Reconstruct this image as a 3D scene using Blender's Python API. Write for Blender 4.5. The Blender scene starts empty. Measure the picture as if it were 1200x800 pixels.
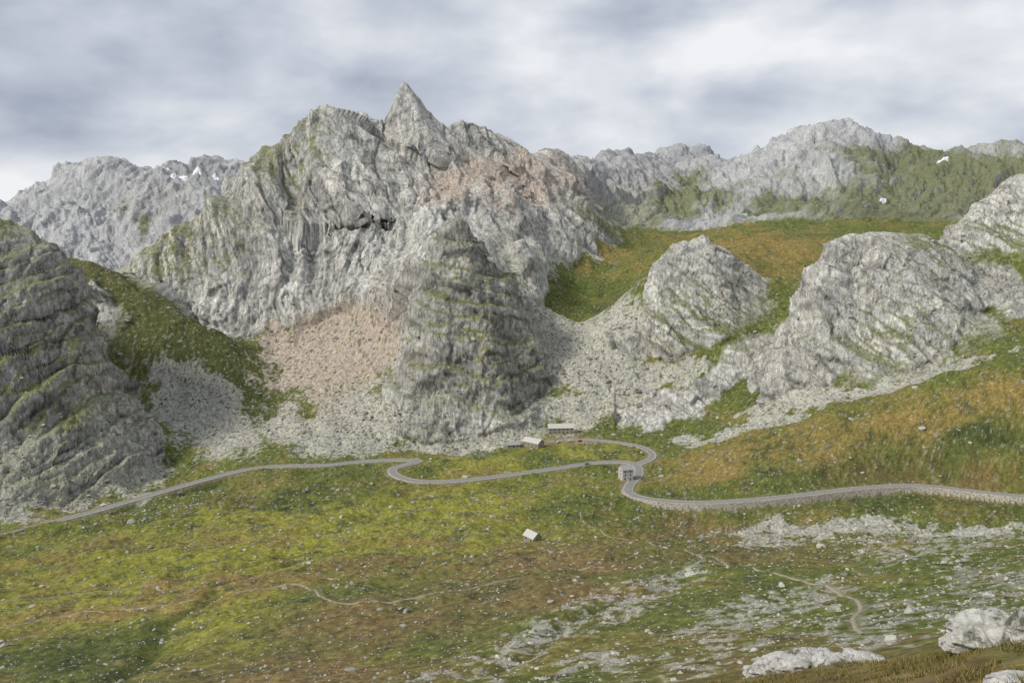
import bpy, math, numpy as np, random
from mathutils import Vector
import time
T0=time.time()
rng=np.random.default_rng(7); random.seed(7)
F=942.0; A=math.atan(140/942.0); CA,SA=math.cos(A),math.sin(A)
def ps(u,v):
    x=(u-600)/F; y=(400-v)/F; d=CA+y*SA
    return x/d, (-SA+y*CA)/d
def world(u,v,Y):
    p,s=ps(u,v); return (p*Y,Y,s*Y)
def atz(u,v,z):
    p,s=ps(u,v); return z/s
# ---------------------------------------------------------------- noise
PERM=rng.permutation(256).astype(np.int32); PERM=np.concatenate([PERM,PERM,PERM])
G3=rng.normal(size=(256,3)).astype(np.float32); G3/=np.linalg.norm(G3,axis=1)[:,None]
G2=rng.uniform(0,2*np.pi,256); G2=np.stack([np.cos(G2),np.sin(G2)],1).astype(np.float32)
J3=rng.uniform(.05,.95,(256,3)).astype(np.float32)
def fade(t): return t*t*t*(t*(t*6-15)+10)
def perlin2(x,y):
    x=np.asarray(x,np.float32); y=np.asarray(y,np.float32)
    xi=np.floor(x).astype(np.int32); yi=np.floor(y).astype(np.int32)
    xf=x-xi; yf=y-yi; u=fade(xf); v=fade(yf); r=[]
    for dx in (0,1):
        a=PERM[(xi+dx)&255]
        for dy in (0,1):
            g=G2[PERM[a+((yi+dy)&255)]]
            r.append(g[...,0]*(xf-dx)+g[...,1]*(yf-dy))
    a=r[0]+(r[1]-r[0])*v; b=r[2]+(r[3]-r[2])*v
    return (a+(b-a)*u)*1.5
def perlin3(x,y,z):
    x=np.asarray(x,np.float32); y=np.asarray(y,np.float32); z=np.asarray(z,np.float32)
    xi=np.floor(x).astype(np.int32); yi=np.floor(y).astype(np.int32); zi=np.floor(z).astype(np.int32)
    xf=x-xi; yf=y-yi; zf=z-zi; u=fade(xf); v=fade(yf); w=fade(zf); r=[]
    for dx in (0,1):
        a=PERM[(xi+dx)&255]
        for dy in (0,1):
            b=PERM[a+((yi+dy)&255)]
            for dz in (0,1):
                g=G3[PERM[b+((zi+dz)&255)]]
                r.append(g[...,0]*(xf-dx)+g[...,1]*(yf-dy)+g[...,2]*(zf-dz))
    c=[r[i]+(r[i+1]-r[i])*w for i in (0,2,4,6)]
    a=c[0]+(c[1]-c[0])*v; b=c[2]+(c[3]-c[2])*v
    return (a+(b-a)*u)*1.5
def vor3(x,y,z):
    x=x-.5;y=y-.5;z=z-.5
    xi=np.floor(x).astype(np.int32); yi=np.floor(y).astype(np.int32); zi=np.floor(z).astype(np.int32)
    b1=np.full(x.shape,9.,np.float32); b2=b1.copy(); pl=np.zeros_like(b1); rd=np.zeros_like(b1)
    for dx in (0,1):
        a=PERM[(xi+dx)&255]
        for dy in (0,1):
            b=PERM[a+((yi+dy)&255)]
            for dz in (0,1):
                h=PERM[b+((zi+dz)&255)]; j=J3[h]
                ox=x-(xi+dx+j[:,0]-.5); oy=y-(yi+dy+j[:,1]-.5); oz=z-(zi+dz+j[:,2]-.5)
                d=np.sqrt(ox*ox+oy*oy+oz*oz); m=d<b1
                b2=np.where(m,b1,np.minimum(b2,d)); b1=np.where(m,d,b1)
                g=G3[(h*7+3)&255]; pv=g[:,0]*ox+g[:,1]*oy+g[:,2]*oz
                pl=np.where(m,pv,pl); rd=np.where(m,J3[h][:,0]*2-1,rd)
    return pl,rd,b2-b1
def strata(c,w,seed,asym=.82):
    t=c/w; n=np.floor(t); f=t-n; h=J3[PERM[(n.astype(np.int32)+seed)&255]]
    return (np.minimum(f/asym,(1-f)/(1-asym))-.5)*(.2+1.2*h[:,0]), h[:,1]*2-1
def fbm2(x,y,o,g=.5):
    t=0;a=1;s=1
    for i in range(o):
        t=t+a*perlin2(x*s+17.3*i,y*s-9.1*i); a*=g; s*=2.03
    return t
def ss(a,b,x):
    t=np.clip((x-a)/(b-a),0,1); return t*t*(3-2*t)
# ---------------------------------------------------------------- control lines  (bearing, elevation, depth m)
L=[]
def line(*pts,step=18,back=None):
    for i in range(len(pts)-1):
        a=np.array(pts[i],float); b=np.array(pts[i+1],float)
        n=max(1,int(np.hypot(a[0]-b[0],a[1]-b[1])/step))
        for k in range(n): L.append(tuple(a+(b-a)*k/n))
        if back and i%1==0:
            m=(a+b)/2; L.append((m[0],m[1]+back[1],m[2]*back[0]))
    L.append(pts[-1])
line((-400,1100,20),(0,1100,20),(600,1000,14),(900,960,9),(1200,900,7),(1500,880,7),step=150)
line((0,1000,5),(600,1000,4.5),(1200,950,4.5),step=200)
line((-500,900,80),(0,900,70),(300,900,60),(600,900,40),step=90)
line((700,840,21),(800,808,22),(850,798,24),(900,788,26),(960,783,28),(1040,783,27),(1090,776,22),(1130,763,18),(1200,750,16),(1400,730,14),step=30)
line((820,900,14),(950,850,15),(1100,830,12),(1250,810,10),step=40)
line((750,860,45),(900,835,45),(1050,815,45),(1200,790,42),(1400,770,42),step=50)
line((-500,790,210),(-200,800,200),(0,800,190),(200,800,170),(400,800,150),(600,800,130),(750,800,112),(900,800,95),(1050,775,90),(1200,735,88),(1400,710,88),step=70)
line((-500,720,310),(-200,722,300),(0,722,290),(200,707,270),(400,700,260),(600,700,240),(800,705,200),(1000,695,190),(1100,680,185),(1200,655,190),(1500,630,190),step=70)
line((-500,665,440),(-200,665,430),(0,665,430),(200,650,420),(400,645,420),(600,648,400),(700,650,380),(850,645,350),(1000,636,335),(1200,625,320),(1500,605,310),step=70)
line((-500,640,520),(0,628,520),step=60)
for (u,v,z) in [(60,612,-211),(180,578,-211),(290,550,-211),(380,545,-211),(497,540,-210),(470,559,-209),(540,563,-209),(650,549,-209),(755,540,-208),(755,524,-208),(665,515,-208),(610,521,-208),
                (740,582,-206),(830,589,-203),(940,580,-201),(1060,569,-199),(1200,582,-197),(1350,592,-196),(300,600,-206),(420,610,-203),(560,600,-203),(660,600,-204),(640,500,-206),(560,535,-210),(700,530,-209),
                (780,611,-213),(830,613,-213),(940,606,-211),(1060,598,-209),(1200,604,-206),(1350,612,-204)]:
    L.append((u,v,atz(u,v,z)))
# left dark mountain
line((-500,640,540),(-200,632,545),(0,612,560),(60,600,590),(120,590,620),(180,550,705),(190,543,730),(260,530,745),(320,515,770),(400,503,775),step=30)
line((-500,170,800),(-250,200,790),(-100,235,785),(0,257,780),(35,264,780),(65,290,785),(95,335,790),(115,400,780),(140,450,765),(170,500,745),step=18)
line((-500,300,900),(-200,330,890),(0,345,890),(60,375,885),(100,420,860),(150,485,810),step=40)
line((-400,280,1020),(-100,292,1010),(60,300,1000),(100,308,980),(140,325,955),(180,348,935),(230,375,930),(280,402,920),(310,440,890),(325,475,850),step=20)
line((-100,360,1100),(60,345,1090),(120,345,1060),(160,350,1010),(210,385,975),(260,405,955),(300,420,930),step=25)
line((330,470,850),(400,442,878),(440,440,868),step=25)
line((340,500,795),(400,500,782),step=25)
line((165,325,1040),(200,355,1000),(240,380,985),(290,400,965),(330,378,975),(400,372,985),(430,350,985),(480,325,975),step=22)
# main skyline
line((150,318,1060),(165,300,1060),(200,287,1070),(235,268,1085),(262,240,1100),(290,218,1120),(320,184,1145),(332,164,1160),(345,152,1170),(362,133,1185),(380,125,1195),(398,131,1205),(410,142,1215),(425,150,1230),(448,152,1250),step=10,back=(1.12,50))
line((448,152,1250),(470,150,1262),(500,146,1285),(530,154,1310),(560,160,1340),(600,174,1400),(640,189,1520),(670,191,1700),(700,189,2000),step=9,back=(1.1,45))
for t in [(440,170,1225),(480,172,1235),(520,175,1260)]: L.append(t)
line((320,200,1115),(300,290,1045),(285,370,990),step=30)
line((390,150,1175),(400,230,1105),(390,310,1035),(395,360,995),step=30)
line((350,200,1140),(345,280,1070),(340,350,1005),step=30)
line((450,190,1200),(450,260,1110),(440,320,1030),step=30)
line((520,190,1240),(500,240,1120),(490,300,1010),step=30)
line((560,200,1290),(570,240,1150),(600,290,1050),step=30)
line((600,210,1330),(640,260,1220),(690,300,1200),step=30)
line((650,215,1500),(710,260,1400),(760,290,1400),step=30)
line((640,330,1080),(700,302,1250),(760,287,1450),step=30)
line((650,352,1040),(680,382,1000),(720,350,1080),(760,320,1150),step=30)
# central rock pyramid
line((530,258,880),(516,269,880),(506,286,880),(497,330,870),(486,385,850),(468,440,830),(440,490,790),step=16)
line((530,258,880),(547,268,885),(562,284,888),(587,324,890),(614,372,880),(632,420,860),(632,470,830),step=16)
line((536,264,878),(540,330,846),(552,400,812),(582,450,793),(565,508,770),step=30)
line((505,380,822),(503,450,790),(485,500,770),step=30)
line((410,508,768),(500,522,758),(570,512,768),(640,492,795),(700,500,790),(760,503,778),step=25)
line((500,312,925),(528,298,935),(560,306,945),(598,342,960),(625,388,940),step=20)
line((495,352,905),(482,402,885),(462,450,855),step=20)
line((655,415,890),(690,458,832),step=25)
line((655,470,820),step=25)
# middle rock shoulder + plateau
line((730,392,895),(748,352,935),(770,318,952),(788,291,960),(820,284,962),(845,292,965),(868,318,965),(890,345,950),(905,375,915),step=16)
line((725,408,893),(760,418,880),(800,416,872),(860,415,860),(910,405,870),step=25)
line((770,315,1010),(830,292,1020),(885,312,1010),step=25)
line((700,320,1180),(750,300,1200),(830,277,1200),(900,280,1180),(960,290,1120),step=30)
line((780,275,1500),(850,271,1450),(950,274,1350),(1050,276,1250),(1150,280,1200),step=40)
line((820,450,835),(880,450,830),(905,462,790),step=30)
line((790,525,715),(850,500,745),(900,478,768),step=25)
# right rock knob
line((902,460,772),(918,410,795),(938,350,812),(960,305,822),(983,278,830),(1010,273,840),(1060,274,850),(1090,276,852),(1112,292,850),(1132,325,840),(1150,365,820),step=15)
line((940,458,750),(1000,447,740),(1080,432,738),(1150,408,745),(1200,396,745),(1400,360,740),step=30)
line((965,340,875),(1000,305,900),(1060,298,915),(1110,305,905),step=30)
line((1020,310,805),(1050,350,785),(1080,390,760),step=25)
line((975,330,795),(965,390,775),step=25)
line((1000,330,812),(1010,395,772),step=25)
line((1108,300,905),(1125,272,925),(1145,240,945),(1165,224,960),(1200,207,975),(1300,160,1000),(1500,110,1000),step=18,back=(1.1,40))
line((1150,330,860),(1200,335,840),(1300,290,850),step=30)
line((1140,290,905),(1190,268,915),step=20)
# hill G
line((775,560,640),(810,546,650),(870,520,662),(960,490,668),(1100,450,668),(1200,425,668),(1400,370,660),step=35)
# far left range
line((-400,230,2450),(-200,240,2420),(0,251,2400),(30,234,2400),(72,201,2400),(100,195,2400),(130,186,2380),(160,202,2380),(190,200,2380),(215,207,2380),(255,190,2350),(275,197,2350),(295,204,2350),(350,220,2350),step=14,back=(1.15,50))
line((-400,330,1850),(0,330,1850),(150,330,1850),(250,325,1800),(330,320,1800),step=50)
line((75,215,2350),(95,270,2080),(120,315,1900),step=30)
line((140,200,2330),(165,250,2100),(175,300,1900),step=30)
line((50,260,2180),(60,310,1950),step=30)
line((120,245,2250),(140,300,2020),step=30)
# far right range
line((700,190,2000),(740,188,2350),(780,184,2450),(800,178,2450),(820,176,2450),(850,190,2450),(885,199,2400),(910,182,2280),(930,164,2200),(950,153,2180),(975,156,2150),(1000,166,2140),(1030,174,2140),(1060,180,2180),(1100,190,2220),(1130,191,2220),(1165,177,2180),(1200,180,2180),(1400,150,2180),step=13,back=(1.15,50))
line((700,262,1600),(780,262,1700),(850,264,1750),(900,262,1600),(1000,266,1500),(1100,262,1600),(1200,250,1700),(1400,240,1700),step=40)
line((925,180,2130),(900,215,1950),(865,250,1800),step=22)
line((975,170,2080),(1000,210,1900),(985,250,1650),step=22)
line((960,210,2100),(940,245,1850),step=22)
line((1060,190,2100),(1090,225,1900),(1060,255,1700),step=25)
line((1160,190,2100),(1130,230,1850),step=25)
line((1040,215,2050),(1030,245,1800),step=25)
line((820,190,2380),(800,225,2100),(770,250,1800),step=25)
line((850,205,2350),(840,240,2000),step=25)
line((740,200,2250),(720,230,1850),step=25)
for u in range(-500,1700,120): L.append((u,330,3300)); L.append((u,300,6500))
L=np.array(L); pp,sv=ps(L[:,0],L[:,1]); qq=np.log(L[:,2])
N=len(L)
C=np.stack([pp,qq],1)
D=np.sqrt(((C[:,None]-C[None])**2).sum(-1))
M=np.zeros((N+3,N+3)); M[:N,:N]=-D+np.eye(N)*.0015
M[:N,N]=1;M[:N,N+1]=pp;M[:N,N+2]=qq;M[N:,:N]=M[:N,N:].T
W=np.linalg.solve(M,np.concatenate([sv,[0,0,0]]))
# ---------------------------------------------------------------- grid
def seg(a,b,d): n=max(2,int((math.log(b)-math.log(a))/d)); return np.linspace(math.log(a),math.log(b),n,endpoint=False)
q=np.concatenate([seg(4,100,.014),seg(100,400,.0055),seg(400,700,.0027),seg(700,1000,.0013),seg(1000,1420,.001),seg(1420,2500,.002),seg(2500,6000,.02)])
pc=np.concatenate([np.arange(-1.0,-.70,.008),np.arange(-.70,.70,.0013),np.arange(.70,1.0,.008)])
q=q[:len(q)-(len(q)-1)%4]; pc=pc[:len(pc)-(len(pc)-1)%4]
nr,nc=len(q),len(pc)
qc=q[::4]; pcc=pc[::4]
QC,PC=np.meshgrid(qc,pcc,indexing='ij')
S=(W[N]+W[N+1]*PC+W[N+2]*QC)
for i in range(N): S-=W[i]*np.sqrt((PC-pp[i])**2+(QC-qq[i])**2)
def up(S):
    a=np.empty((len(qc),nc))
    for i in range(len(qc)): a[i]=np.interp(pc,pcc,S[i])
    idx=np.clip(np.searchsorted(qc,q,side='right')-1,0,len(qc)-2)
    t=((q-qc[idx])/(qc[idx+1]-qc[idx]))[:,None]
    return a[idx]*(1-t)+a[idx+1]*t
S=up(S)
k=np.array([1,2,3,2,1.]);k/=k.sum()
for ax in (0,1):
    P_=np.pad(S,[(2,2) if ax==0 else (0,0),(2,2) if ax==1 else (0,0)],mode='edge')
    S=sum(k[j]*(P_[j:j+nr] if ax==0 else P_[:,j:j+nc]) for j in range(5))
Yg=np.exp(q)[:,None]*np.ones((1,nc)); Xg=pc[None,:]*Yg; Zg=S*Yg
spireM=np.zeros_like(Zg)
def horn(u,v,Y,prof):
    global Zg,spireM
    X0,Y0,Z0=world(u,v,Y); dx=Xg-X0; dy=Yg-Y0
    d=np.zeros_like(dx)
    for a,g in prof:
        a=math.radians(a); d=np.maximum(d,(dx*math.cos(a)+dy*math.sin(a))*g)
    d=d+3*perlin2(Xg/17,Yg/17)*ss(4,30,d)
    z=Z0-d; m=(d<170)&(z>Zg-6)
    spireM=np.maximum(spireM,ss(130,60,d)*(z>Zg-10))
    Zg=np.where(m,np.maximum(Zg,z),Zg)
horn(474,96,1285,[(180,2.3),(215,1.9),(270,1.8),(325,1.5),(0,1.3),(40,1.6),(90,2.1),(135,2.1)])
horn(490,119,1292,[(180,1.2),(230,1.6),(285,1.8),(0,.95),(90,1.8)])
horn(381,121,1197,[(180,.9),(230,1.5),(290,1.3),(0,.75),(90,1.6)])
print('grid',nr,nc,nr*nc,time.time()-T0)
def base_drop(u,v,ymin=60,arr=None):
    p,s=ps(u,v); j=int(np.clip(np.searchsorted(pc,p),0,nc-1)); arr=S if arr is None else arr
    i0=int(np.searchsorted(q,math.log(ymin)))
    col=arr[i0:,j]; h=np.nonzero(col>=s)[0]
    i=i0+(h[0] if len(h) else 0)
    Y=math.exp(q[i]); return (p*Y,Y,arr[i,j]*Y)
def normals(X,Y,Z):
    du=[np.gradient(a,axis=1) for a in (X,Y,Z)]; dv=[np.gradient(a,axis=0) for a in (X,Y,Z)]
    nx=du[1]*dv[2]-du[2]*dv[1]; ny=du[2]*dv[0]-du[0]*dv[2]; nz=du[0]*dv[1]-du[1]*dv[0]
    l=np.sqrt(nx*nx+ny*ny+nz*nz)+1e-9
    return nx/l,ny/l,nz/l
nx,ny,nz=normals(Xg,Yg,Zg)
def uvmap(X,Y,Z):
    f=Y*CA-Z*SA; up_=Y*SA+Z*CA
    return 600+F*X/f, 400-F*up_/f
U,V=uvmap(Xg,Yg,Zg)
lw=np.log(Yg)
wn1=fbm2(Xg/Yg*14,lw*14,4); wn2=fbm2(Xg/Yg*14+50,lw*14+31,4)
Uw=U+wn1*26; Vw=V+wn2*16
def blob(u,v,ru,rv,rot=0,y0=0,y1=1e9):
    c,s=math.cos(math.radians(rot)),math.sin(math.radians(rot))
    du=Uw-u; dv=Vw-v
    a=(du*c+dv*s)/ru; b=(-du*s+dv*c)/rv
    m=np.exp(-(a*a+b*b)**1.5)
    return m*((Yg>y0)&(Yg<y1))
def mx(lst):
    m=np.zeros_like(U)
    for t in lst: m=np.maximum(m,blob(*t))
    return m
rockB=mx([(40,420,140,150,20,560,900),(550,390,95,125,0,700,920),(535,300,55,60,0,700,920),(815,340,75,62,0,850,1000),(1030,350,120,90,0,720,900),
  (1180,255,75,50,-20,820,1100),(330,260,170,170,0,940,1400),(480,200,180,110,0,940,1400),(640,240,90,60,0,1100,2000),(770,480,60,18,-10,700,900),(860,430,70,20,-25,700,900),(590,475,60,30,0,700,900),(60,560,110,35,-10,550,760),(1185,345,50,20,20,760,960)])
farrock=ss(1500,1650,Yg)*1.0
slope=np.sqrt(np.maximum(0,1-nz**2))/np.maximum(nz,.05)
steep=ss(.75,1.15,slope+wn1*.25)*(Yg>300)
noR=mx([(230,430,110,70,35,790,960),(700,350,60,45,0,900,1300),(900,300,90,22,0,980,1400),(390,415,90,45,-10,800,1000)])
R=np.clip(np.maximum(np.maximum(rockB*1.3,steep),farrock*.9)-noR*1.2,0,1)
R[Yg<450]=0
# ---------------------------------------------------------------- relief
am=ss(80,500,Yg)
mead=fbm2(Xg/95,Yg/95,3)*4.0*am+ fbm2(Xg/22+5,Yg/22,4,.6)*1.7*ss(60,300,Yg)+fbm2(Xg/3+5,Yg/3,3,.55)*.16
hum=1-np.abs(perlin2(Xg/38+3,Yg/38)); mead+= (hum**3)*2.6*ss(250,450,Yg)*ss(1,.4,R)*.8
Zg=Zg+mead*(1-R*.6)
idx=np.nonzero((R>.02).ravel())[0]
x=Xg.ravel()[idx].astype(np.float32);y=Yg.ravel()[idx].astype(np.float32);z=Zg.ravel()[idx].astype(np.float32);r=R.ravel()[idx].astype(np.float32)
far=ss(1400,2000,y).astype(np.float32); sc=1+far*.7
wx=perlin3(x/80,y/80,z/80)*12+perlin3(x/28,y/28,z/28)*2; wy=perlin3(x/80+9,y/80,z/80)*12
xx=(x+wx)/sc; yy=(y+wy)/sc; z1=z/sc
Uu=U.ravel()[idx]
knobD=((Uu<670)&(y<925)&(Uu>400)).astype(np.float32)
knobR=((Uu>720)&(y<1050)).astype(np.float32)
leftB=((Uu<400)&(y<925)).astype(np.float32)
knob=np.clip(knobD+knobR+leftB,0,1); mainM=(1-knob)
lv=perlin3(x/260,y/260,z/260+7)*.3*mainM
lean=np.where(knobR>0,1.1,np.where(leftB>0,-.6,np.where(knobD>0,-.15,.30))).astype(np.float32)+lv
nrm_=1/np.sqrt(1+lean*lean)
ac=(xx+lean*z1)*nrm_; al=(z1-lean*xx)*nrm_
d=np.zeros_like(x)
n=perlin3(ac/190+3,yy/330,al/800); big=(1-2.2*np.abs(n)); d+=13*big*mainM
amp=[11,8.5,4.6,2.1,1.1,.7]; wl=[105,50,25,13,7.,4.]
gate=1.0
for i,(a,w) in enumerate(zip(amp,wl)):
    st=4.4 if i<3 else 3.4
    n=perlin3(ac/w+11*i,yy/(w*1.8)+3*i,al/(w*st)-7*i)
    rd=1-2.4*np.abs(n)
    a_=a*(1-.6*knob*(i<3))*(1-.3*far*(i>2))
    d+=a_*rd*gate; gate=np.clip(.45+.75*rd,.25,1.2) if i<3 else gate
cr=np.zeros_like(x); tone=np.zeros_like(x)
jit=perlin3(x/75,y/75+4,z/75)*13+perlin3(x/22,y/22+4,z/22)*3.0+perlin3(x/9,y/9+4,z/9)*.6
bed=np.where(knobD>0,z1*.97+xx*.2,np.where(knobR>0,xx*.62+z1*.72+yy*.2,np.where(leftB>0,z1*.8-xx*.5,ac))).astype(np.float32)
bgate=ss(-.6,.4,perlin3(x/45+8,y/45,z/45)).astype(np.float32)*(1-.4*far)
for w,a,sd in ((30,5.6,3),(12.5,2.9,77),(5.0,1.0,140)):
    s_,h_=strata(bed+jit,w,sd,.86); d+=s_*a*(1+.3*knob)*(.4+.8*bgate); tone+=h_*.42
    f_=(bed+jit)/w; f_=f_-np.floor(f_); cr+=ss(.09,.0,np.minimum(f_,1-f_))*.36*(.3+.7*bgate)
el=np.where(knobD>0,.8,np.where(knobR>0,2.6,4.0)).astype(np.float32)
for w,a,b in ((38,3.2,1.9),(17,2.1,1.2),(7.5,.95,.5)):
    jx=perlin3(x/w*1.3,y/w*1.3,z/w*1.3)*.15
    p_,r_,e_=vor3(ac/w+jx,yy/(w*1.5)+jx,al/(w*el)-jx)
    d+=p_*a*1.2+r_*b
    cr+=ss(.12,.0,e_)*(.42 if w>10 else .25); tone+=r_*.45
sp_=spireM.ravel()[idx]
d*=sc*(1-.72*sp_)*(1-.1*far)
def scat(v):
    a=np.zeros(nr*nc,np.float32); a[idx]=v; return a.reshape(nr,nc)
dd=scat(d*r); crk=scat(np.clip(cr,0,1)*r); tn=scat(tone)
Xd=Xg+nx*dd*.9; Yd=Yg+ny*dd*.9; Zd=Zg+nz*dd*.8-R*2*(1-farrock)
jag=(1-np.abs(perlin2(Xg/60,Yg/60+9)*1.6)).clip(0)**2*13-10+(1-np.abs(perlin2(Xg/19,Yg/19+3)*1.6)).clip(0)**2*7
Zd+=jag*farrock*ss(.12,.4,slope)
print('rock',len(idx),time.time()-T0)
# ---------------------------------------------------------------- roads
def smooth_poly(pts,sp):
    P=np.array(pts,float); out=[]
    n=len(P)
    for i in range(n-1):
        p0=P[max(i-1,0)];p1=P[i];p2=P[i+1];p3=P[min(i+2,n-1)]
        m=max(2,int(np.linalg.norm(p2-p1)/sp))
        for k_ in range(m):
            t=k_/m
            out.append(.5*((2*p1)+(-p0+p2)*t+(2*p0-5*p1+4*p2-p3)*t*t+(-p0+3*p1-3*p2+p3)*t**3))
    out.append(P[-1]); return np.array(out)
def zroad(lst):
    return [ (lambda Y:(ps(u,v)[0]*Y,Y,z))(atz(u,v,z)) for (u,v,z) in lst]
road_main=smooth_poly(zroad([(-120,650,-213),(0,628,-212),(60,612,-212),(110,599,-212),(180,579,-212),(240,562,-211.5),(290,550,-211),(330,546,-211),(380,545,-211),(420,541,-211),(460,539,-210.5),(490,540,-210),(478,544,-209.6),(461,549,-209.3),(464,557,-209),(490,564,-209),(540,563,-209),(600,556,-209),(650,549,-209),(690,543,-208.6),(725,541,-208),(745,545,-207.6),(748,556,-207),(738,568,-206),(737,577,-205),(755,584,-204.5),(790,588,-204),(830,589,-203),(880,586,-202),(940,580,-201),(1000,573,-200),(1060,569,-199),(1100,571,-198.5),(1150,577,-198),(1200,582,-197),(1320,592,-196)]),3)
road_up=smooth_poly(zroad([(745,545,-207.6),(762,538,-207.5),(764,531,-207.5),(752,524,-207.5),(728,519,-207.5),(700,516,-207.5),(665,515,-207.5),(640,518,-207.8),(605,522,-208)]),3)
rd_d=np.full((nr,nc),1e3); rd_z=np.zeros((nr,nc)); rd_y=np.zeros((nr,nc))
for P in (road_main,road_up):
    for (X0,Y0,Z0) in P:
        a=36/Y0; j0,j1=np.searchsorted(pc,[X0/Y0-a,X0/Y0+a]); i0,i1=np.searchsorted(q,[math.log(Y0)-a,math.log(Y0)+a])
        dis=np.hypot(Xd[i0:i1,j0:j1]-X0,Yd[i0:i1,j0:j1]-Y0)
        sub=rd_d[i0:i1,j0:j1]; m=dis<sub
        sub[m]=dis[m]; rd_z[i0:i1,j0:j1][m]=Z0; rd_y[i0:i1,j0:j1][m]=(Yd[i0:i1,j0:j1]-Y0)[m]
w=np.where((rd_y<0),ss(10,4.6,rd_d),ss(24,6.5,rd_d)); w=np.where(rd_d<999,w,0)
Zd=Zd*(1-w)+(rd_z-.35)*w
emb=(rd_d<34)&(rd_y<0)&(Xd>92)&(rd_d>4.9)&(Yd<600)
lim=rd_z-4.2-.6*(ss(5,8,rd_d))+np.maximum(0,rd_d-17)*.34+fbm2(Xg/9,Yg/9,3)*.9
blendx=ss(92,112,Xd)
Zd=np.where(emb,Zd*(1-blendx)+np.minimum(Zd,lim)*blendx,Zd)
SITES=[(656,507,-206.3,17),(625,522,-206.8,14),(601,523,-207.4,10),(733,562,-206.3,9),(672,516,-207.3,12)]
for (u,v,z_,rad) in SITES:
    Y0=atz(u,v,z_); X0=ps(u,v)[0]*Y0
    w=ss(rad*1.9,rad,np.hypot(Xd-X0,Yd-Y0)); Zd=Zd*(1-w)+(z_-.1)*w
Sd=Zd/Yg
def path(px): return [base_drop(u,v,arr=Sd) for u,v in px]
trailpx=[[(680,600),(684,612),(705,622),(760,635),(820,650),(880,662),(940,680),(980,692),(1008,708),(1000,725),(1012,742)],
 [(-20,740),(80,722),(160,713),(230,702),(290,692),(340,684),(362,690),(384,703),(430,703),(520,692),(600,678),(680,668),(770,659)],
 [(0,708),(90,696),(180,684)],
 [(520,640),(560,626),(600,632),(618,634)]]
trw=[.6,.5,.35,.3]
tr_d=np.full((nr,nc),1e3)
trails=[]
for px,w_ in zip(trailpx,trw):
    P=smooth_poly(path(px),1.5)
    for (X0,Y0,Z0) in P:
        a=5/Y0; j0,j1=np.searchsorted(pc,[X0/Y0-a,X0/Y0+a]); i0,i1=np.searchsorted(q,[math.log(Y0)-a,math.log(Y0)+a])
        dis=np.hypot(Xd[i0:i1,j0:j1]-X0,Yd[i0:i1,j0:j1]-Y0); sub=tr_d[i0:i1,j0:j1]; np.minimum(sub,dis,out=sub)
    trails.append((P,w_))
gu_d=np.full((nr,nc),1e3)
for px in [[(120,800),(175,760),(205,735),(225,715),(240,700),(290,672),(380,648)],[(0,700),(120,690),(250,668),(350,655)],[(560,790),(640,745),(730,700),(800,680)]]:
    P=smooth_poly(path(px),2); P[:,0]+=3*np.sin(np.arange(len(P))*.16)
    for (X0,Y0,Z0) in P:
        a=8/Y0; j0,j1=np.searchsorted(pc,[X0/Y0-a,X0/Y0+a]); i0,i1=np.searchsorted(q,[math.log(Y0)-a,math.log(Y0)+a])
        dis=np.hypot(Xd[i0:i1,j0:j1]-X0,Yd[i0:i1,j0:j1]-Y0); sub=gu_d[i0:i1,j0:j1]; np.minimum(sub,dis,out=sub)
Zd-=ss(2.0,.6,tr_d)*.15+ss(5,.5,gu_d)*1.4
def ground(X0,Y0):
    j=np.clip(np.searchsorted(pc,X0/Y0)-1,0,nc-2); i=np.clip(np.searchsorted(q,math.log(Y0))-1,0,nr-2)
    tj=(X0/Y0-pc[j])/(pc[j+1]-pc[j]); ti=(math.log(Y0)-q[i])/(q[i+1]-q[i])
    return float((Zd[i,j]*(1-ti)+Zd[i+1,j]*ti)*(1-tj)+(Zd[i,j+1]*(1-ti)+Zd[i+1,j+1]*ti)*tj)
# ---------------------------------------------------------------- ground colour
n2x,n2y,n2z=normals(Xd,Yd,Zd)
f1=fbm2(Xg/60,Yg/60,5,.6); f2=fbm2(Xg/13+7,Yg/13,4,.65); f3=fbm2(Xg/4.2,Yg/4.2+3,3,.7); f4=perlin2(Xg/1.7,Yg/1.7)
ln=fbm2(Xg/Yg*60,lw*60,4,.65); ln2=fbm2(Xg/Yg*22+4,lw*22,3,.55)
def col(c): return np.array(c)[None,None,:]
def mix(a,b,m): return a*(1-m[...,None])+b*m[...,None]
green=col((.110,.132,.032)); bright=col((.235,.232,.040)); dark=col((.045,.060,.022)); brown=col((.175,.125,.055)); orange=col((.250,.178,.058)); soil=col((.21,.18,.13)); olive=col((.100,.102,.040))
G=mix(green+0*U[...,None],bright,np.clip(mx([(300,640,280,50,-6),(480,605,190,34,-8),(120,700,180,36,-5),(560,640,130,28),(560,545,70,10,0,600,800),(670,530,60,8,0,600,800),(250,740,120,36,-30),(850,380,40,12,0,850,1000)])*1.1+f1*.4,0,1))
G=mix(G,brown,np.clip(mx([(640,655,150,22,-3),(450,730,160,30,-5),(330,790,180,30),(620,700,150,25),(1000,790,250,40),(420,665,110,12,-10),(1080,560,90,14),(820,620,90,16),(870,650,120,14),(250,690,160,12,-10),(180,640,120,8,-10)])*.8+ss(.05,.7,f1+f2*.6)*.45,0,1))
G=mix(G,orange,np.clip(mx([(860,540,110,22,-14,600,760),(1020,505,170,26,-13,600,760),(1180,470,130,30,-10,600,760),(920,300,90,16,0,950,1500),(860,285,90,14,0,950,1500),(210,700,180,12,-8),(700,300,40,10),(1110,235,90,25,0,1500,2600)])*.8+ss(.2,.8,f1*.6+ln*.6)*.3,0,1))
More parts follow.
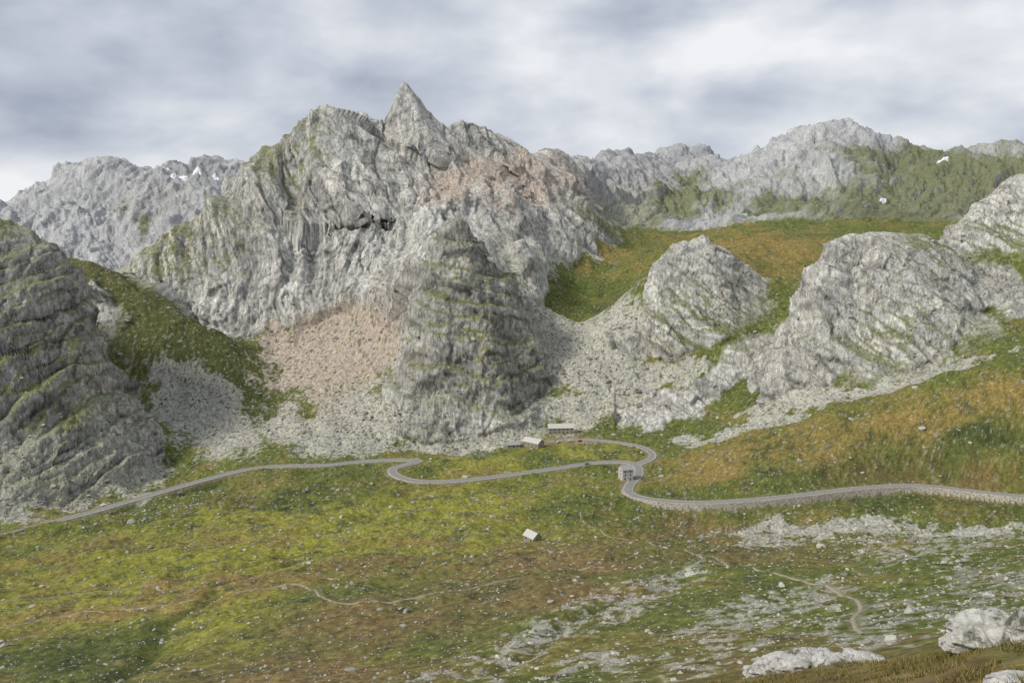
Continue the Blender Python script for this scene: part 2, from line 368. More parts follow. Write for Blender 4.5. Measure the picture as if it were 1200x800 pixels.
G=mix(G,olive,np.clip(mx([(230,420,130,70,35,780,1020),(140,340,90,40,20,800,1050)])*1.0+mx([(1060,540,160,30,-8,560,700)])*.4,0,.85))
G=mix(G,dark,np.clip(mx([(60,775,110,22,-5),(300,590,170,12,-8),(1120,590,140,14),(240,430,100,50,35,800,1000),(1150,520,60,20,0,600,760),(680,365,50,20,0,900,1200)])*.5+ss(.1,.7,f2*.7-f1*.3+f3*.35)*.75,0,1))
G=G*(1+.38*f3+.24*f4)[...,None]
G=mix(G,orange*.9,ss(.35,.9,f3+f4*.6)*.35)
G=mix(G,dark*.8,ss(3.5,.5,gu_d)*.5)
rockc=col((.46,.452,.42)); rockd=col((.235,.232,.215)); rockl=col((.68,.668,.615)); far_haze=col((.36,.385,.425)); ochre=col((.47,.40,.325))
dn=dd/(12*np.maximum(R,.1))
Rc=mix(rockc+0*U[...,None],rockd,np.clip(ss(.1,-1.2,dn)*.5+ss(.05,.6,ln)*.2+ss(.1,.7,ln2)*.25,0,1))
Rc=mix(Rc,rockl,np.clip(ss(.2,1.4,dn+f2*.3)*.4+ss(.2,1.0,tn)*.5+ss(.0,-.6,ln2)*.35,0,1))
Rc=mix(Rc,rockd,ss(-.2,-1.0,tn)*.45)
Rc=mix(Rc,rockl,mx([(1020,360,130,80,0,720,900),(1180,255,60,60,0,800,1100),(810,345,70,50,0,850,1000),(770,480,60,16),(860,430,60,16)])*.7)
Rc=Rc*(1-.25*mx([(40,400,150,150,15,560,900),(545,360,110,120,0,700,920)]))[...,None]  # left mountain's cloud shadow painted into its rock; central pyramid darkened too
Rc=mix(Rc,ochre,np.clip(mx([(640,225,110,40,10,1200,2200),(740,220,80,35,0,1500,2600),(540,215,60,30,0,1000,1400)])*.35+ss(.25,.8,f1*.7+ln*.3)*.25,0,1))
Rc=mix(Rc,ochre*.8,mx([(740,230,90,30,0,1500,2600),(210,245,60,30,0,1500,2600),(1180,215,60,30,0,1500,2600)])*.5)
Rc=mix(Rc,rockl*.9,mx([(870,225,26,35,-35,1500,2600),(90,240,22,50,20,1500,2600),(985,215,16,40,10,1500,2600),(60,270,50,20,0,1500,2600)])*.55)
Rc=mix(Rc,rockd*1.0,mx([(1010,195,30,30,20,1500,2600),(820,184,50,11,0,1500,2600),(1080,200,60,12,8,1500,2600),(240,215,60,16,0,1500,2600),(750,195,60,10,0,1500,2600)])*.6)
Rc=Rc*(1+(.20*ln+.16*f3)*(1-.3*farrock))[...,None]*(1-.64*crk*(1-.25*farrock))[...,None]
Rc=mix(Rc,far_haze*.86,farrock*.5)  # aerial haze painted in: far rock mixed towards pale blue-grey
mossm=mx([(40,420,150,150,20,560,900),(560,400,120,120,0,700,920),(545,330,70,70,0,700,920),(1050,395,110,60,0,720,900),(1090,300,60,30,0,720,900),(820,380,90,60,0,850,1000),(210,300,80,60,-30,940,1200),(340,190,50,50,0,1000,1400),(60,570,110,35),(1180,290,60,50,0,800,1000)])
gl=ss(.48,.72,n2z+ln*.16+f2*.1+(mossm-.5)*.06)*np.clip(.08+mossm*.9,0,1)*(1-.8*farrock)
lichen=col((.17,.185,.06))
Rc=mix(Rc,lichen,gl*.88)
far_g=col((.155,.168,.075))
fg=mx([(935,245,60,24,0,1500,2600),(1100,235,170,36,-12,1500,2600),(1070,205,100,18,8,1500,2600),(720,262,60,16,0,1300,2600),(160,270,12,20,0,1500,2600),(1190,205,60,30,0,1500,2600),(800,240,50,22,0,1500,2600)])
Rc=mix(Rc,far_g,np.clip(fg*1.4+ln*.3*(fg>.1),0,1)*.88*ss(.3,.55,n2z+.1))
snow=np.zeros_like(U)
for (u,v,a,b,y0) in [(1097,200,8,2.0,1500),(1031,246,3,2.5,1500),(213,214,9,2.2,1500),(232,211,5,2,1500),(200,209,5,2,1500),(253,215,4,2,1500)]:
    snow=np.maximum(snow,(((Uw*.3+U*.7-u)/a)**2+((Vw*.2+V*.8-v)/b)**2<1)*(Yg>y0))
S_=mx([(390,412,85,50,-12,780,1000),(235,480,90,42,35,700,960),(80,575,120,26,-12,540,760),(30,540,60,30,0,540,760),(380,490,80,30,-25,700,960),(450,500,90,26,-20,700,960),(470,380,22,70,10,860,1000),
 (690,425,40,75,-30,780,1000),(725,395,36,62,35,780,1000),(670,480,70,22,-20,740,960),(560,522,110,12,-5,730,960),(630,400,30,60,-20,860,1000),(760,440,50,24,-20,780,960),
 (900,490,100,13,-25,690,900),(1010,462,130,12,-12,690,900),(840,515,60,10,-30,690,900),(1150,430,110,12,-8,690,900),(600,215,60,30,0,1000,1500),(520,225,40,22,-20,1000,1400),(700,250,60,16,10,1200,2200),(640,285,60,16,20,1000,1500),(480,156,50,10,0,1100,1400),(600,300,50,40,30,930,1200),
 (960,620,110,13,-3),(1130,628,90,11),(640,740,120,18,-25),(560,790,90,14,-20),(760,700,70,12,-30),(900,715,100,18,-15),(830,770,60,13,-20),(1010,740,80,18),(1130,700,110,26,-15),(1080,650,80,9),(700,780,60,14)])
tan=mx([(385,412,100,55,-12,780,1000),(600,215,80,36,0,1000,1500),(520,225,50,28,0,1000,1500)])
scl=col((.46,.45,.385)); sct=col((.47,.39,.325)); scd=col((.23,.225,.19))
Sc=mix(scl+0*U[...,None],sct,np.clip(tan*1.3,0,1))
Sc=mix(Sc,scd,np.clip(ss(.1,.9,f3+f2*.3)*.5+mx([(1130,700,130,36,-15,0,400),(230,430,80,40,35,700,960)])*.5+.2*(Yg<450),0,1))
Sc=Sc*(1+.3*f4+.25*f3)[...,None]
screeM=ss(.28,.6,S_*1.05+f2*.16+f3*.16+ln*.08)*(.92)
spk=ss(.5,.85,f3*.8+f4*.6+f2*.25)*.7
screeM=np.where(Yg<450,screeM*ss(-.3,.55,f3+f2*.6)*.85,screeM*ss(-1.2,-.2,f3+f2*.6))
rm=ss(.25,.6,R+ln*.12+f3*.06)
rm=np.where(noR>.4,rm*.3,rm)
ctot=mix(G,scl*.8,spk*(ss(0,.5,S_+.2*(Yg>450)+.10)))
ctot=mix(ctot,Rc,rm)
ctot=mix(ctot,Sc,screeM*(1-rm*.55*(tan<.3)))
ctot=mix(ctot,soil*1.15,np.clip(ss(2.0,.6,tr_d)*.5+ss(9,4,rd_d)*.6,0,1))
ctot=mix(ctot,col((.8,.82,.85))+0*ctot,snow)
ctot=np.clip(ctot,.012,.85)
rockmask=np.clip(rm+screeM*.6,0,1)*(1-.3*farrock)
print('colour',time.time()-T0)
# ---------------------------------------------------------------- mesh helpers
def link(o): bpy.context.scene.collection.objects.link(o); return o
def np_mesh(name,co,faces,mat=None,smooth=True):
    me=bpy.data.meshes.new(name); co=np.asarray(co,np.float32); faces=np.asarray(faces,np.int32)
    k_=faces.shape[1]
    me.vertices.add(len(co)); me.vertices.foreach_set('co',co.ravel())
    me.loops.add(faces.size); me.loops.foreach_set('vertex_index',faces.ravel())
    me.polygons.add(len(faces)); me.polygons.foreach_set('loop_start',np.arange(0,faces.size,k_,dtype=np.int32))
    try: me.polygons.foreach_set('loop_total',np.full(len(faces),k_,np.int32))
    except Exception: pass
    me.polygons.foreach_set('use_smooth',np.full(len(faces),smooth,bool))
    me.update(calc_edges=True)
    if mat: me.materials.append(mat)
    return link(bpy.data.objects.new(name,me))
class NT:
    def __init__(s,name):
        s.m=bpy.data.materials.new(name); s.m.use_nodes=True; s.t=s.m.node_tree; s.b=s.t.nodes['Principled BSDF']
        s.b.inputs['Roughness'].default_value=.9
        try: s.b.inputs['Specular IOR Level'].default_value=.15
        except Exception: pass
        s.co=s.n('ShaderNodeTexCoord').outputs['Object']
    def n(s,t,**k):
        nd=s.t.nodes.new(t)
        for a,b in k.items(): setattr(nd,a,b)
        return nd
    def l(s,a,b): s.t.links.new(a,b)
    def noise(s,scale,detail=6,rough=.6,vec=None):
        nd=s.n('ShaderNodeTexNoise'); nd.inputs['Scale'].default_value=scale; nd.inputs['Detail'].default_value=detail; nd.inputs['Roughness'].default_value=rough
        s.l(vec or s.co,nd.inputs['Vector']); return nd.outputs['Fac']
    def mr(s,v,a,b,c,d):
        nd=s.n('ShaderNodeMapRange'); s.l(v,nd.inputs[0])
        for i,x_ in zip((1,2,3,4),(a,b,c,d)): nd.inputs[i].default_value=x_
        return nd.outputs[0]
    def math(s,op,a,b=0.0):
        nd=s.n('ShaderNodeMath',operation=op)
        for i,x_ in enumerate((a,b)):
            if isinstance(x_,(int,float)): nd.inputs[i].default_value=x_
            else: s.l(x_,nd.inputs[i])
        return nd.outputs[0]
    def scale(s,c,f):
        nd=s.n('ShaderNodeVectorMath',operation='SCALE')
        if isinstance(c,tuple): nd.inputs[0].default_value=c
        else: s.l(c,nd.inputs[0])
        s.l(f,nd.inputs['Scale']); return nd.outputs[0]
    def bump(s,h,dist,strength=1.):
        nd=s.n('ShaderNodeBump'); nd.inputs['Distance'].default_value=dist
        if isinstance(strength,(int,float)): nd.inputs['Strength'].default_value=strength
        else: s.l(strength,nd.inputs['Strength'])
        s.l(h,nd.inputs['Height']); s.l(nd.outputs[0],s.b.inputs['Normal'])
def simple(name,c,sc=1.,var=.3,bd=.05,rough=.9,metal=0):
    m=NT(name); f=m.noise(sc,4,.6)
    m.l(m.scale(c,m.mr(f,.3,.7,1-var,1+var)),m.b.inputs['Base Color'])
    if bd: m.bump(f,bd,.6)
    m.b.inputs['Roughness'].default_value=rough; m.b.inputs['Metallic'].default_value=metal
    return m.m
m=NT('alpine_ground'); at=m.n('ShaderNodeAttribute',attribute_name='ground_col'); rk=m.n('ShaderNodeAttribute',attribute_name='rockiness')
na=m.noise(.5,5,.75)
mp=m.n('ShaderNodeMapping'); mp.inputs['Rotation'].default_value=(0,math.radians(17),0); mp.inputs['Scale'].default_value=(.34,.22,.07); m.l(m.co,mp.inputs[0])
nst=m.noise(1.0,4,.7,mp.outputs[0])
mp2=m.n('ShaderNodeMapping'); mp2.inputs['Rotation'].default_value=(0,math.radians(-38),0); mp2.inputs['Scale'].default_value=(.09,.07,.045); m.l(m.co,mp2.inputs[0])
nc2=m.noise(1.0,3,.6,mp2.outputs[0])
vein=m.mr(m.math('ABSOLUTE',m.math('SUBTRACT',nc2,.5)),.0,.020,.52,1.0)
streak=m.math('MULTIPLY',m.mr(nst,.36,.6,.66,1.24),vein)
sfac=m.n('ShaderNodeMix',data_type='FLOAT'); m.l(rk.outputs['Fac'],sfac.inputs[0]); sfac.inputs[2].default_value=1.0; m.l(streak,sfac.inputs[3])
ga_=m.n('ShaderNodeMix',data_type='FLOAT'); m.l(rk.outputs['Fac'],ga_.inputs[0]); m.l(m.mr(na,.3,.7,.5,1.5),ga_.inputs[2]); m.l(m.mr(na,.3,.7,.7,1.3),ga_.inputs[3])
fac=m.math('MULTIPLY',ga_.outputs[0],sfac.outputs[0])
m.l(m.scale(at.outputs['Color'],fac),m.b.inputs['Base Color'])
h=m.math('ADD',na,m.math('MULTIPLY',nst,m.math('MULTIPLY',rk.outputs['Fac'],1.3)))
m.bump(h,1.5,m.mr(rk.outputs['Fac'],0,1,.45,.9))
MAT_T=m.m
ii=np.arange(nr*nc,dtype=np.int32).reshape(nr,nc)
faces=np.stack([ii[:-1,:-1],ii[:-1,1:],ii[1:,1:],ii[1:,:-1]],-1).reshape(-1,4)
co=np.stack([Xd,Yd,Zd],-1).reshape(-1,3)
ter=np_mesh('mountain_terrain',co,faces,MAT_T)
a=ter.data.attributes.new('ground_col','FLOAT_COLOR','POINT')
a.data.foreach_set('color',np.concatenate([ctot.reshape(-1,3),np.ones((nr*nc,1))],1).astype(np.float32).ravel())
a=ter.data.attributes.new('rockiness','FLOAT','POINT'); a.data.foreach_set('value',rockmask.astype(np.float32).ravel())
print('terrain',time.time()-T0)
# ---------------------------------------------------------------- roads
asph=simple('asphalt',(.24,.235,.22),.8,.2,.02)
wallm=simple('dry_stone',(.42,.385,.325),.9,.6,.3)
pathm=simple('path_gravel',(.33,.29,.21),1.5,.35,.05)
linem=simple('white_paint',(.7,.7,.68),2,.1,.0)
def ribbon(name,P,offs,zs,mat,closed=False):
    P=np.asarray(P); t=np.gradient(P,axis=0)[:,:2]; t/=np.linalg.norm(t,axis=1)[:,None]+1e-9
    n=np.stack([-t[:,1],t[:,0]],1); k_=len(offs); V_=np.zeros((len(P),k_,3))
    for j,(o,z_) in enumerate(zip(offs,zs)):
        V_[:,j,:2]=P[:,:2]+n*o; V_[:,j,2]=P[:,2]+z_
    i_=np.arange(len(P)*k_).reshape(len(P),k_)
    fs=np.stack([i_[:-1,:-1],i_[:-1,1:],i_[1:,1:],i_[1:,:-1]],-1).reshape(-1,4)
    return np_mesh(name,V_.reshape(-1,3),fs[:,::-1],mat,False)
def parent(name,ch,loc=(0,0,0)):
    e=bpy.data.objects.new(name,None); link(e); e.location=loc
    for n_,c in ch:
        c.parent=e; c.name=n_
    return e
def road(name,P,wd=3.4):
    a=ribbon('surface',P,[-wd,0,wd],[.12,.2,.12],asph)
    b=ribbon('kerb',P,[-wd-.6,-wd-.6,-wd,-wd],[-1.0,.28,.28,.05],wallm)
    c=ribbon('kerb',P,[wd,wd,wd+.6,wd+.6],[.05,.28,.28,-1.0],wallm)
    d_=ribbon('edge_line',P,[-wd+.35,-wd+.5],[.142,.145],linem)
    return parent(name,[('surface',a),('verge_kerb_near',b),('verge_kerb_far',c),('edge_line',d_)])
road('mountain_road',road_main)
road('side_road',road_up,2.8)
ks=[i for i,P in enumerate(road_main) if P[0]>88 and P[1]<600]
Pw=road_main[ks[0]:]
def wall(name,P,o,top,bot,w_=.6):
    return ribbon(name,P,[o-w_/2-.7,o-w_/2,o+w_/2,o+w_/2],[bot,top,top,bot],wallm)
wall('stone_retaining_wall',Pw,-4.7,1.0,-8,.7)
kk=[i for i,P in enumerate(road_main) if -90<P[0]<60 and P[1]<680 and i>200 and P[1]>600]
if len(kk)>5: wall('stone_retaining_wall',road_main[kk[0]:kk[-1]],-4.6,.5,-4,.7)
for P,w_ in trails:
    Q=P.copy()
    for i in range(len(Q)): Q[i,2]=ground(Q[i,0],Q[i,1])
    zz=Q[:,2].copy()
    for _ in range(2): zz[1:-1]=(zz[:-2]+zz[1:-1]*2+zz[2:])/4
    Q[:,2]=zz
    ribbon('footpath',Q,[-w_,-w_*.5,0,w_*.5,w_],[-.3,.12,.18,.12,-.3],pathm)
# ---------------------------------------------------------------- buildings
def box(x0,x1,y0,y1,z0,z1):
    v=[(x,y,z) for z in (z0,z1) for (x,y) in ((x0,y0),(x1,y0),(x1,y1),(x0,y1))]
    f=[(0,3,2,1),(4,5,6,7),(0,1,5,4),(1,2,6,5),(2,3,7,6),(3,0,4,7)]
    return v,f
def mesh(name,parts,mat):
    V_=[];F_=[]
    for v,f in parts:
        b=len(V_); V_+=v; F_+=[tuple(i+b for i in ff) for ff in f]
    me=bpy.data.meshes.new(name); me.from_pydata(V_,[],F_); me.update(); me.materials.append(mat)
    return link(bpy.data.objects.new(name,me))
roofm=simple('slate_roof',(.30,.30,.30),3,.3,.05); roofl=simple('pale_slab_roof',(.5,.48,.44),3,.3,.05)
hwall=simple('rubble_stone',(.30,.27,.22),1.6,.5,.2)
plast=simple('plaster',(.5,.47,.42),1,.2,.03); glass=simple('window_glass',(.02,.025,.03),1,.1,.0,.2); wood=simple('door_wood',(.10,.06,.035),4,.3,.02)
def house(name,u,v,z,w_,dp,h_,rise,rot,wm,rm_,floors=1,nwin=3,Yv=None):
    Y0=Yv or atz(u,v,z); X0=ps(u,v)[0]*Y0
    hw,hd=w_/2,dp/2
    gv=[(-hw,-hd,-2),(hw,-hd,-2),(hw,hd,-2),(-hw,hd,-2),(-hw,-hd,h_),(hw,-hd,h_),(hw,hd,h_),(-hw,hd,h_),(-hw,0,h_+rise),(hw,0,h_+rise)]
    gf=[(0,1,5,4),(2,3,7,6),(1,2,6,9,5),(3,0,4,8,7),(4,5,9,8),(6,7,8,9)]
    ch=[('walls',mesh('walls',[(gv,gf)],wm))]
    ov=.5; t=.25; sl=rise/hd; zt=h_+rise+.06
    def slope_(sg):
        ye=sg*(hd+ov); ze=zt-sl*(hd+ov)
        v_=[(-hw-ov,0,zt),(hw+ov,0,zt),(hw+ov,ye,ze),(-hw-ov,ye,ze),(-hw-ov,0,zt+t),(hw+ov,0,zt+t),(hw+ov,ye,ze+t),(-hw-ov,ye,ze+t)]
        return v_,[(0,1,2,3),(4,5,6,7),(2,3,7,6),(0,3,7,4),(1,2,6,5)]
    ch.append(('roof',mesh('roof',[slope_(1),slope_(-1)],rm_)))
    ws=[]
    for fl in range(floors):
        zc=1.1+fl*2.8
        for k_ in range(nwin):
            xc=-hw+w_*(k_+.5)/nwin
            if fl==0 and k_==nwin//2: continue
            for sy in (-1,1): ws.append(box(xc-.5,xc+.5,sy*hd-.04,sy*hd+.04,zc,zc+1.3))
        for sx in (-1,1): ws.append(box(sx*hw-.04,sx*hw+.04,-.45,.45,zc,zc+1.1))
    ch.append(('windows',mesh('windows',ws,glass)))
    xc=-hw+w_*(nwin//2+.5)/nwin
    ch.append(('door',mesh('door',[box(xc-.55,xc+.55,-hd-.06,-hd+.02,0,2.1)],wood)))
    ch.append(('chimney',mesh('chimney',[box(hw*.4-.4,hw*.4+.4,.2,1.0,h_+rise*.5,h_+rise+1.0)],wm)))
    e=parent(name,ch,(X0,Y0,z)); e.rotation_euler=(0,0,math.radians(rot)); return e
P0=base_drop(624,634,arr=Sd)
house('stone_hut',624,634,P0[2]+.2,9,6.5,3.2,2.6,-52,hwall,roofl,1,2,Yv=P0[1])
house('stone_farmhouse',657,507,-206.3,25,9,6.0,3.2,4,hwall,roofl,2,6)
house('stone_barn',625,522,-206.8,18,10,4.2,3.0,-38,hwall,roofl,1,4)
house('stone_barn',601,523,-207.4,12,8,2.6,2.0,10,hwall,roofm,1,3)
house('customs_house',733,561,-206.3,9,9,9,2.6,15,plast,roofm,3,2)
paint=[simple('car_paint_white',(.6,.6,.6),1,.02,0,.3),simple('car_paint_red',(.3,.03,.02),1,.02,0,.3),simple('car_paint_grey',(.12,.13,.15),1,.02,0,.3)]
rub=simple('tyre_rubber',(.02,.02,.02),1,.1,0)
def car(u,v,z,rot,pm):
    Y0=atz(u,v,z); X0=ps(u,v)[0]*Y0
    prof=[(-2.1,.35),(-2.15,.8),(-1.9,.95),(-1.5,1.0),(-.95,1.45),(.5,1.45),(1.1,1.0),(1.95,.88),(2.15,.65),(2.1,.35)]
    n=len(prof); v_=[(x_,-.85,z_) for x_,z_ in prof]+[(x_,.85,z_) for x_,z_ in prof]
    f_=[tuple(range(n)),tuple(range(2*n-1,n-1,-1))]+[(i,(i+1)%n,(i+1)%n+n,i+n) for i in range(n)]
    body=mesh('body',[(v_,f_)],pm)
    gl_=mesh('windows',[([(-1.3,s*.87,1.02),(.95,s*.87,1.02),(.45,s*.87,1.38),(-.9,s*.87,1.38)],[(0,1,2,3)]) for s in (-1,1)],glass)
    wh=[]
    for cx in (-1.3,1.3):
        for sy in (-1,1):
            vv=[(cx+.33*math.cos(a_),sy*.88+o,.33+.33*math.sin(a_)) for o in (-.12,.04) for a_ in np.linspace(0,2*math.pi,12,endpoint=False)]
            wh.append((vv,[tuple(range(12)),tuple(range(12,24))]+[(i,(i+1)%12,(i+1)%12+12,i+12) for i in range(12)]))
    e=parent('parked_car',[('body',body),('windows',gl_),('wheels',mesh('wheels',wh,rub))],(X0,Y0,z)); e.rotation_euler[2]=math.radians(rot)
car(688,544,-208.45,10,paint[2]); car(668,517,-207.3,5,paint[0]); car(680,517,-207.3,5,paint[1]); car(655,518,-207.3,20,paint[0])
# ---------------------------------------------------------------- boulders
import bmesh
def ico(sub):
    bm=bmesh.new(); bmesh.ops.create_icosphere(bm,subdivisions=sub,radius=1); v=np.array([tuple(x.co) for x in bm.verts]); f=np.array([[x.index for x in ff.verts] for ff in bm.faces]); bm.free(); return v,f
tv,tf=ico(2)
tmpl=[]
for k_ in range(8):
    v=tv.copy()
    for _ in range(9):
        nrm=rng.normal(size=3); nrm/=np.linalg.norm(nrm); dcut=rng.uniform(.45,.8)
        over=np.maximum(0,v@nrm-dcut); v-=over[:,None]*nrm
    tmpl.append(v)
prob=(screeM*.9*(1-.6*tan)+rm*.10+ss(.2,.9,f2+ln*.3)*.30+.14+mx([(60,590,150,26),(400,495,120,30),(690,450,80,60),(960,620,120,20),(560,515,120,16)])*.7)
prob*=(Yg>110)&(Yg<1000)&(rd_d>6.5)&(tr_d>2.5)&(np.abs(Xg/Yg)<.72)
area=np.gradient(q)[:,None]*np.gradient(pc)[None,:]*Yg**2
vis=1/np.maximum(Yg,150)**1.4
pw=(prob*area*vis).ravel(); pw/=pw.sum()
NB=44000
ch=rng.choice(nr*nc,NB,p=pw)
size=np.exp(rng.normal(-.38,.62,NB))*(.15+co[ch][:,1]/950)*.8; size=np.clip(size,.18,3.6)
allv=np.empty((NB,len(tv),3),np.float32)
ang=rng.uniform(0,2*np.pi,NB); sx=rng.uniform(.7,1.4,NB); sz=rng.uniform(.45,.95,NB)
ti=rng.integers(0,8,NB)
for k_ in range(8):
    m_=ti==k_; v=tmpl[k_][None]*np.stack([sx[m_],1/sx[m_],sz[m_]],1)[:,None]*size[m_][:,None,None]
    c,s=np.cos(ang[m_])[:,None],np.sin(ang[m_])[:,None]
    x_=v[...,0]*c-v[...,1]*s; y_=v[...,0]*s+v[...,1]*c
    allv[m_]=np.stack([x_,y_,v[...,2]],-1)+co[ch[m_]][:,None]+np.array([0,0,.05])*size[m_][:,None,None]
bf=(tf[None]+(np.arange(NB)*len(tv))[:,None,None]).reshape(-1,3)
mb=NT('boulder_stone'); ba=mb.n('ShaderNodeAttribute',attribute_name='tone'); f_=mb.noise(1.2,4,.7)
mb.l(mb.scale((.42,.405,.345),mb.math('MULTIPLY',ba.outputs['Fac'],mb.mr(f_,.3,.7,.6,1.3))),mb.b.inputs['Base Color'])
bo=np_mesh('boulders',allv.reshape(-1,3),bf,mb.m,False)
a=bo.data.attributes.new('tone','FLOAT','POINT'); a.data.foreach_set('value',np.repeat(rng.uniform(.45,1.15,NB),len(tv)).astype(np.float32))
# foreground outcrops
ov,of=ico(7)
fm=NT('pale_gneiss'); fa=fm.noise(1.6,8,.7); fb=fm.noise(9,6,.7)
cr=fm.n('ShaderNodeValToRGB'); fm.l(fa,cr.inputs[0]); e_=cr.color_ramp.elements; e_[0].position=.38;e_[0].color=(.14,.14,.11,1);e_[1].position=.46;e_[1].color=(.48,.47,.42,1); ne=cr.color_ramp.elements.new(.7);ne.color=(.72,.71,.67,1)
fm.l(fm.scale(cr.outputs[0],fm.mr(fb,.3,.7,.65,1.2)),fm.b.inputs['Base Color']); fm.bump(fm.math('ADD',fa,fm.math('MULTIPLY',fb,.4)),.12,1.)
def outcrop(u,v,Y0,rx,ry,rz,rot,seed,tilt=0,ex=0):
    v_=ov.copy(); rg=np.random.default_rng(seed)
    for _ in range(16):
        nrm=rg.normal(size=3); nrm/=np.linalg.norm(nrm); dc=rg.uniform(.5,.85); over=np.maximum(0,v_@nrm-dc); v_-=over[:,None]*nrm*.97
    sx_=v_*np.array([rx,ry,rz])
    p_,r_,e_=vor3((sx_[:,0]*1.3+seed).astype(np.float32),(sx_[:,1]*1.3).astype(np.float32),(sx_[:,2]*3.2).astype(np.float32))
    p2,r2,e2=vor3((sx_[:,0]*4+seed).astype(np.float32),(sx_[:,1]*4).astype(np.float32),(sx_[:,2]*9).astype(np.float32))
    n_=r_*.09+p_*.18-ss(.1,0,e_)*.06+r2*.03+p2*.06-ss(.1,0,e2)*.02
    n_+=sum(perlin3(v_[:,0]*f+seed,v_[:,1]*f,v_[:,2]*f*2.2)*.10/f**.8 for f in (1.5,3,6,12,24))
    v_*=(1+n_)[:,None]
    v_*=np.array([rx,ry,rz]); t=math.radians(tilt); x_=v_[:,0]*math.cos(t)-v_[:,2]*math.sin(t); z_=v_[:,0]*math.sin(t)+v_[:,2]*math.cos(t)
    r_=math.radians(rot); c,s=math.cos(r_),math.sin(r_)
    X0=ps(u,v)[0]*Y0; Z0=ground(X0,Y0)
    v_=np.stack([x_*c-v_[:,1]*s+X0,x_*s+v_[:,1]*c+Y0,z_+Z0],1)
    return np_mesh('rock_outcrop',v_,of,fm.m,True)
outcrop(945,780,25,2.1,1.2,.65,5,3,6); outcrop(1010,768,26,1.3,.9,.55,20,5,-6)
outcrop(1165,745,16.5,1.0,.9,.7,0,9,18); outcrop(1215,730,16,1.0,1.1,1.0,0,11,12); outcrop(1190,800,12,.6,.45,.22,10,13,10); outcrop(1140,805,12,.35,.3,.12,10,15)
# foreground grass
NG=90000
gy=np.exp(rng.uniform(math.log(8),math.log(34),NG)); gp=rng.uniform(.05,.78,NG)
gx=gp*gy; keep=fbm2(gx/1.3,gy/1.3,3)>-.25; gx=gx[keep]; gy=gy[keep]; n=len(gx)
gj=np.clip(np.searchsorted(pc,gx/gy)-1,0,nc-2); gi=np.clip(np.searchsorted(q,np.log(gy))-1,0,nr-2)
tj=(gx/gy-pc[gj])/(pc[gj+1]-pc[gj]); tI=(np.log(gy)-q[gi])/(q[gi+1]-q[gi])
gz=(Zd[gi,gj]*(1-tI)+Zd[gi+1,gj]*tI)*(1-tj)+(Zd[gi,gj+1]*(1-tI)+Zd[gi+1,gj+1]*tI)*tj
hh=rng.uniform(.05,.16,n); an=rng.uniform(0,2*np.pi,n); wd=rng.uniform(.008,.02,n); bx=rng.normal(0,.07,n); by=rng.normal(0,.07,n)
V_=np.zeros((n,3,3)); V_[:,0]=np.stack([gx-np.cos(an)*wd,gy-np.sin(an)*wd,gz-.03],1); V_[:,1]=np.stack([gx+np.cos(an)*wd,gy+np.sin(an)*wd,gz-.03],1); V_[:,2]=np.stack([gx+bx,gy+by,gz+hh],1)
gm=NT('alpine_grass'); ga=gm.n('ShaderNodeAttribute',attribute_name='tone'); cr=gm.n('ShaderNodeValToRGB'); gm.l(ga.outputs['Fac'],cr.inputs[0])
e_=cr.color_ramp.elements; e_[0].color=(.06,.08,.018,1); e_[1].color=(.30,.22,.09,1); ne=cr.color_ramp.elements.new(.5); ne.color=(.17,.14,.04,1)
gm.l(cr.outputs[0],gm.b.inputs['Base Color'])
go=np_mesh('grass',V_.reshape(-1,3),np.arange(n*3).reshape(-1,3),gm.m,False)
a=go.data.attributes.new('tone','FLOAT','POINT'); a.data.foreach_set('value',np.repeat(rng.uniform(0,1,n),3).astype(np.float32))
# ---------------------------------------------------------------- sky, sun, camera
W_=bpy.data.worlds.new('World'); bpy.context.scene.world=W_; W_.use_nodes=True; nt=W_.node_tree; bg=nt.nodes['Background']
EL,AZ=math.radians(43),math.radians(-116)
sky=nt.nodes.new('ShaderNodeTexSky'); sky.sky_type='NISHITA'; sky.sun_disc=False; sky.sun_elevation=EL; sky.sun_rotation=AZ
def N_(t,**k):
    nd=nt.nodes.new(t)
    for a_,b_ in k.items(): setattr(nd,a_,b_)
    return nd
def lk(a_,b_): nt.links.new(a_,b_)
def mth(op,a_,b_=0.,c_=0.):
    nd=N_('ShaderNodeMath',operation=op)
    for i,v_ in enumerate((a_,b_,c_)):
        if isinstance(v_,(int,float)): nd.inputs[i].default_value=v_
        else: lk(v_,nd.inputs[i])
    return nd.outputs[0]
tc=N_('ShaderNodeTexCoord'); sp=N_('ShaderNodeSeparateXYZ'); lk(tc.outputs['Generated'],sp.inputs[0])
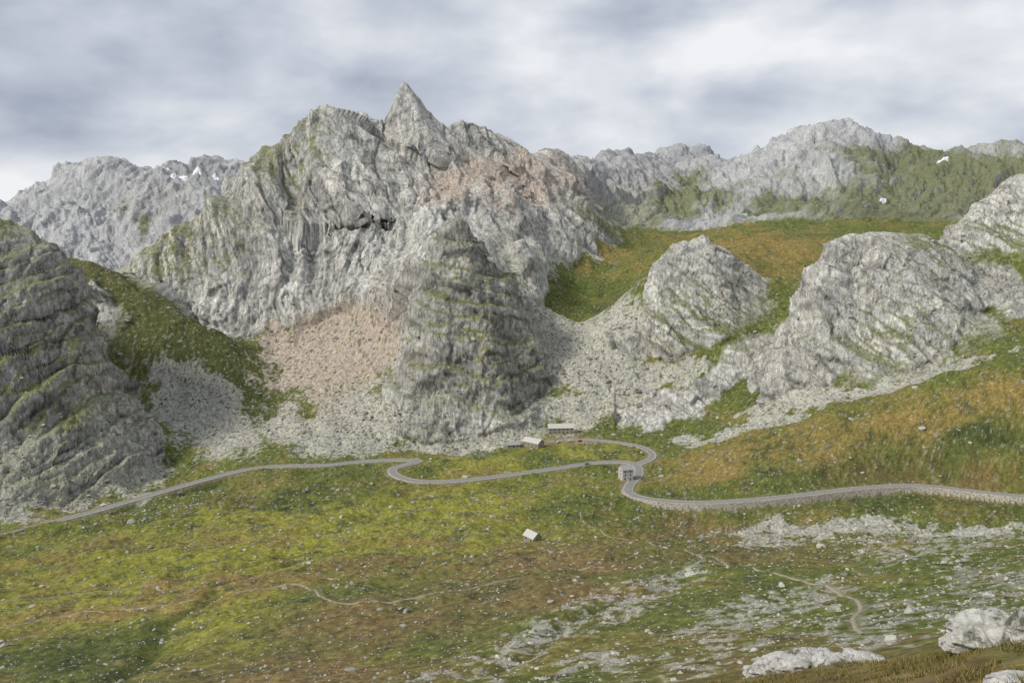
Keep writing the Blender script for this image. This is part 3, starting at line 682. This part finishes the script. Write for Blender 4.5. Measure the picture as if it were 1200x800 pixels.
def noi(sc_,det,ro,dist,off,zs):
    mp=N_('ShaderNodeMapping'); mp.inputs['Location'].default_value=off; mp.inputs['Scale'].default_value=(1,1,zs); mp.inputs['Rotation'].default_value=(0,math.radians(-6),0); lk(tc.outputs['Generated'],mp.inputs[0])
    n_=N_('ShaderNodeTexNoise'); n_.inputs['Scale'].default_value=sc_; n_.inputs['Detail'].default_value=det; n_.inputs['Roughness'].default_value=ro; n_.inputs['Distortion'].default_value=dist
    lk(mp.outputs[0],n_.inputs['Vector']); return n_.outputs['Fac']
n1=noi(6.0,9,.50,.15,(3.1,1.7,0),1.9); n2=noi(2.4,4,.5,.2,(8,2,3),2.6)
val=mth('ADD',mth('MULTIPLY',n2,.75),mth('MULTIPLY',n1,.55))
val=mth('ADD',val,mth('MULTIPLY',sp.outputs['X'],.07))
val=mth('SUBTRACT',val,mth('MULTIPLY',sp.outputs['Z'],.14))
r1=N_('ShaderNodeValToRGB'); lk(val,r1.inputs[0]); e_=r1.color_ramp.elements
e_[0].position=.46; e_[0].color=(3.7,4.15,5.1,1); e_[1].position=.77; e_[1].color=(9.0,9.1,9.3,1); ne=r1.color_ramp.elements.new(.60); ne.color=(5.8,6.2,7.0,1)
mxn=N_('ShaderNodeMix',data_type='RGBA')
mxn.inputs['Factor'].default_value=.95; lk(sky.outputs[0],mxn.inputs['A']); lk(r1.outputs[0],mxn.inputs['B'])
lk(mxn.outputs['Result'],bg.inputs['Color']); bg.inputs['Strength'].default_value=.1
sl=bpy.data.lights.new('sun','SUN'); sl.energy=3.3; sl.angle=math.radians(13); sl.color=(1,.95,.87)
so=link(bpy.data.objects.new('sun',sl))
dv=Vector((math.sin(AZ)*math.cos(EL),math.cos(AZ)*math.cos(EL),math.sin(EL)))
so.rotation_euler=dv.to_track_quat('Z','Y').to_euler()
cam=bpy.data.cameras.new('camera'); cam.lens=942/1200*36; cam.sensor_width=36; cam.clip_start=.5; cam.clip_end=20000
cob=link(bpy.data.objects.new('camera',cam)); cob.location=(0,0,0); cob.rotation_euler=(math.radians(90)-A,0,0)
bpy.context.scene.camera=cob
vs=bpy.context.scene.view_settings; vs.view_transform='Standard'; vs.look='None'; vs.exposure=0
print('done',time.time()-T0)
